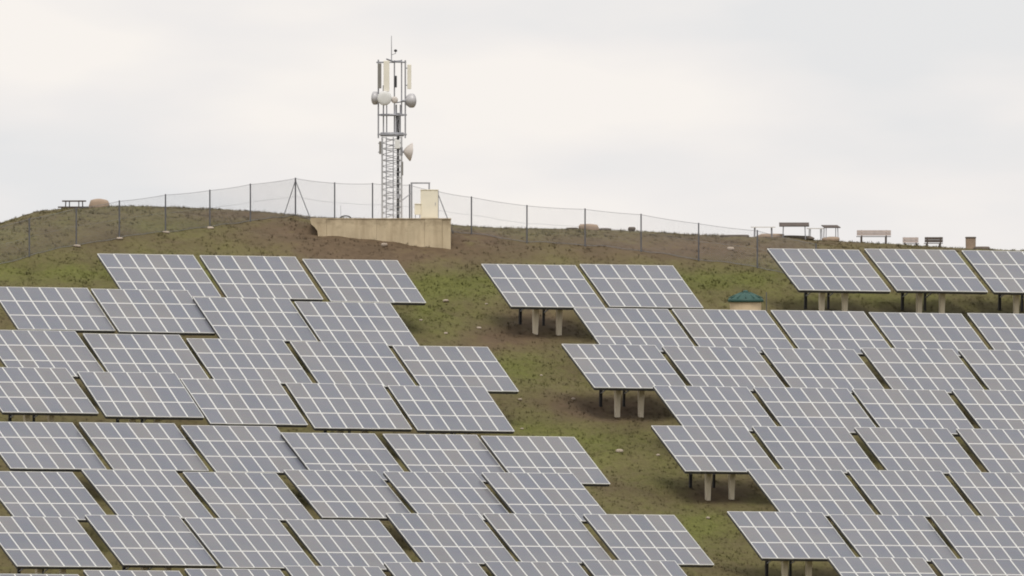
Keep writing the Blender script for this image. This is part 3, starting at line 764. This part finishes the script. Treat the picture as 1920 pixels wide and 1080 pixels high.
def bench(px, w, label, m_back, rz=0.0, h=0.82, lift=0.0, back=0.0, backrest=True, seat_m='wood'):
    x, y, z = on_crest(px, back)
    r = empty('park_bench', (x, y, z + lift), label, 'bench', 'benches on the hilltop', rz)
    for k in range(3): part('seat_plank', bm_box((0, (k-1)*0.14, 0.44), (w, 0.125, 0.045)), M[seat_m], r)
    for sx in (-1, 1):
        for yy in (-.16, .18): part('leg', bm_box((sx*w*0.36, yy, 0.21-0.1), (0.09, 0.07, 0.42+0.2)), M[seat_m], r)
        if backrest: part('back_upright', bm_box((sx*w*0.36, 0.24, 0.62), (0.07, 0.05, 0.42)), M[seat_m], r)
    if backrest:
        for k in range(2): part('back_plank', bm_box((0, 0.20, 0.58 + k*0.165), (w, 0.04, 0.15), 0, Matrix.Rotation(-0.15, 3, 'X')), M[m_back], r)
    return r
picnic_table(139, 1.35, 'dark picnic table with open plank benches beside the boulder on the left skyline', 'wood', math.radians(-36), h=0.80, tilt=0.0, lift=-0.38, d=0.6, legm='wood', th=0.085)
picnic_table(1431, 1.40, 'pale thin-topped table left of the dark-topped table on the right skyline', 'whitetop', 0.1, h=0.70, seats=False, lift=-0.1, leg_r=.025)
picnic_table(1489, 1.80, 'wide dark-topped table on thin legs above the stone blocks on the skyline', 'wood', 0.0, h=0.92, tilt=math.radians(13), seats=False, lift=-0.1, d=0.95, leg_r=.026)
picnic_table(1529, 0.95, 'small pale table between the two dark-topped tables on the skyline', 'whitetop', 0.15, h=0.78, seats=False, lift=-0.1, leg_r=.025)
picnic_table(1558, 1.00, 'small dark slanting-topped table right of the wide dark-topped table', 'wood', math.radians(14), h=0.92, tilt=math.radians(10), seats=False, lift=-0.05, d=0.8, leg_r=.026)
bench(1638, 2.05, 'large bleached bench with backrest, alone right of the tables on the skyline', 'palewood', math.radians(-6), lift=-0.05)
bench(1708, 0.95, 'short bench with bleached back right of the large bleached bench', 'palewood', 0.1, lift=-0.35)
bench(1750, 1.10, 'short dark bench left of the stone bin on the skyline', 'wood', -0.15, lift=-0.25)

def stone_mesh(w, d, h, seed, m, round_=0.5, sub=2):
    r = random.Random(seed); bm = bmesh.new(); bmesh.ops.create_icosphere(bm, subdivisions=sub+1, radius=1.0)
    bumps = [(Vector((r.gauss(0,1), r.gauss(0,1), r.gauss(0,1))).normalized(), r.uniform(-.22, .20)) for _ in range(9)]
    for v in bm.verts:
        n = v.co.normalized(); q = max(abs(n.x), abs(n.y), abs(n.z))
        c = (n / q).lerp(n, min(1.0, round_ + 0.25))            # between a block and a ball
        c *= 1 + sum(a * max(0, n.dot(d)) ** 3 for d, a in bumps)
        v.co = Vector((c.x*w/2, c.y*d/2, c.z*h/2 + h*0.35))
    return mesh_of(bm, 'stone', m, True)
def rock(name, px, py, w, d, h, m, label, cat, seed, group=None, rnd=0.5, oncrest=False, lift=0.0):
    x, y, z = on_crest(px) if oncrest else on_ground(px, py)
    return tag(link(name, stone_mesh(w, d, h, seed, m, rnd), None, (x, y, z + lift), (0, 0, random.uniform(-.2, .2))), label, cat, group)
rock('boulder', 186, 389, 1.12, 0.9, 0.66, M['tanstone'], 'rounded tan boulder beside the picnic table on the left skyline', 'rock', 3, None, 0.35, True, -0.1)
rock('stone_block', 1105, 432, 1.25, 0.8, 0.52, M['tanstone'], 'tan stone block with flat slabs at both ends on the middle skyline', 'rock', 5, None, 0.08, True, -0.1)
rock('stone_slab', 1073, 430, 0.8, 0.6, 0.18, M['slab'], 'flat dark slab left of the tan stone block', 'stone slab', 6, None, 0.15, True, -0.04)
rock('stone_slab', 1136, 432, 0.7, 0.6, 0.22, M['slab'], 'flat dark slab right of the tan stone block', 'stone slab', 7, None, 0.15, True, -0.06)
rock('stone', 1184, 432, 0.42, 0.4, 0.30, M['slab'], 'small dark stone standing alone right of the tan stone block on the skyline', 'stone', 8, None, 0.3, True)
rock('stone_slab', 1377, 443, 1.85, 0.6, 0.20, M['slab'], 'long low dark slab left of the pale table on the skyline', 'stone slab', 9, None, 0.08, True, -0.06)
rock('stone_block', 1450, 446, 1.55, 0.8, 0.34, M['tanstone'], 'low tan stone row beneath the pale table on the skyline', 'rock', 10, None, 0.12, True, -0.05)
rock('stone_slab', 1497, 446, 1.65, 0.7, 0.28, M['slab'], 'dark low slab beneath the wide dark-topped table', 'stone slab', 12, None, 0.08, True, -0.05)
rock('stone_block', 1557, 452, 1.10, 0.8, 0.38, M['tanstone'], 'tan stone lump beneath the small slanting-topped table', 'rock', 13, None, 0.25, True, -0.08)
rock('stone_slab', 1841, 467, 0.95, 0.7, 0.28, M['slab'], 'dark flat stone right of the round stone bin', 'stone slab', 14, None, 0.12, True, -0.08)
x, y, z = on_crest(1820)
bn = empty('litter_bin', (x, y, z - 0.1), 'round tan stone bin near the right end of the skyline', 'bin')
part('bin_body', bm_lathe([(0.26,0),(0.30,0.05),(0.31,0.70),(0.27,0.76)], 16), M['tanstone'], bn, False)
part('bin_rim', bm_lathe([(0.315,0.72),(0.335,0.74),(0.33,0.80),(0.26,0.815)], 16), M['slab'], bn, False)
# pale stones lying on the lane and at the feet of the fence posts
LAB = {(898,617):'pale pinkish stone on brown soil left of the topmost concrete posts', (836,567):'flat pale stone in the green patch below the wall', (912,571):'tiny pale stone on grass beside the topmost table of the right block',
       (789,602):'small pale stone on grass beside the second left row', (836,627):'pink stone on brown soil beside the third left row', (975,751):'white stone at the tip of the fourth left row', (979,806):'pale stone beside the right tip of the fourth-row tables',
       (1234,855):'white stone in the lane left of the fifth right-hand row', (1162,848):'low brownish stone in the lane right of the fifth left row', (1327,973):'pale stone in the lane left of the lowest jutting table', (720,462):'pale broken stone on the soil below the concrete wall',
       (1370,469):'white stone on brown slope behind the fence, right of centre', (1075,749):'pinkish stone on soil left of the middle concrete posts', (1015,705):'tiny pale stone in the green part of the middle lane'}
for k, ((px, py), lb) in enumerate(LAB.items()):
    s = [0.26,0.34,0.16,0.22,0.24,0.24,0.2,0.2,0.42,0.24,0.38,0.42,0.2,0.16][k]
    rock('stone', px, py, s, s*0.8, s*0.55, M['stone'], lb, 'stone', 40+k, 'pale stones scattered on the slope', 0.4)
for k, (px, py) in enumerate([(143,462),(223.8,448),(310.3,436),(393.5,427.5)]):
    rock('post_footing', px + 1, py + 1.5, 0.42, 0.36, 0.16, M['stone'], f'pale concrete footing of a fence post on the left slope, {ORD[k]} from the left', 'footing', 70+k, 'pale footings of the left fence posts', 0.4)

# ------------------------------------------------------------------ green lidded tank
x, y, z = on_ground(1398, 598)
tk = empty('water_tank', (x, y, z), 'round beige tank with dark green conical lid behind the second right-hand row', 'tank')
sT = F / y; zb = (540 - 565) / F * y - z
part('tank_body', bm_lathe([(0.88,-0.2),(0.92,0.0),(0.92,zb),(0.86,zb+0.02)], 28), M['tank'], tk, False)
part('tank_lid', bm_lathe([(1.02,zb-0.05),(1.05,zb-0.02),(1.05,zb+0.10),(0.98,zb+0.16),(0.55,zb+0.42),(0.22,zb+0.52),(0.05,zb+0.54)], 28), M['green'], tk, True)
part('lid_knob', bm_lathe([(0.16,zb+0.49),(0.17,zb+0.58),(0.10,zb+0.64),(0.03,zb+0.65)], 14), M['green'], tk, True)
bm = bmesh.new()
for k in range(12):
    a = 2*math.pi*k/12
    tube(bm, (1.0*math.cos(a), 1.0*math.sin(a), zb+0.20), (0.25*math.cos(a), 0.25*math.sin(a), zb+0.525), 0.03, 5)
part('lid_ribs', bm, M['green'], tk)
x, y, z = on_ground(1437, 590)
o = link('marker_post', mesh_of(bm_tube((0,0,-0.2),(0,0,1.3),0.03,6), 'marker_post', M['post']), None, (x, y, z)); tag(o, 'thin dark post standing just right of the green-lidded tank', 'post')
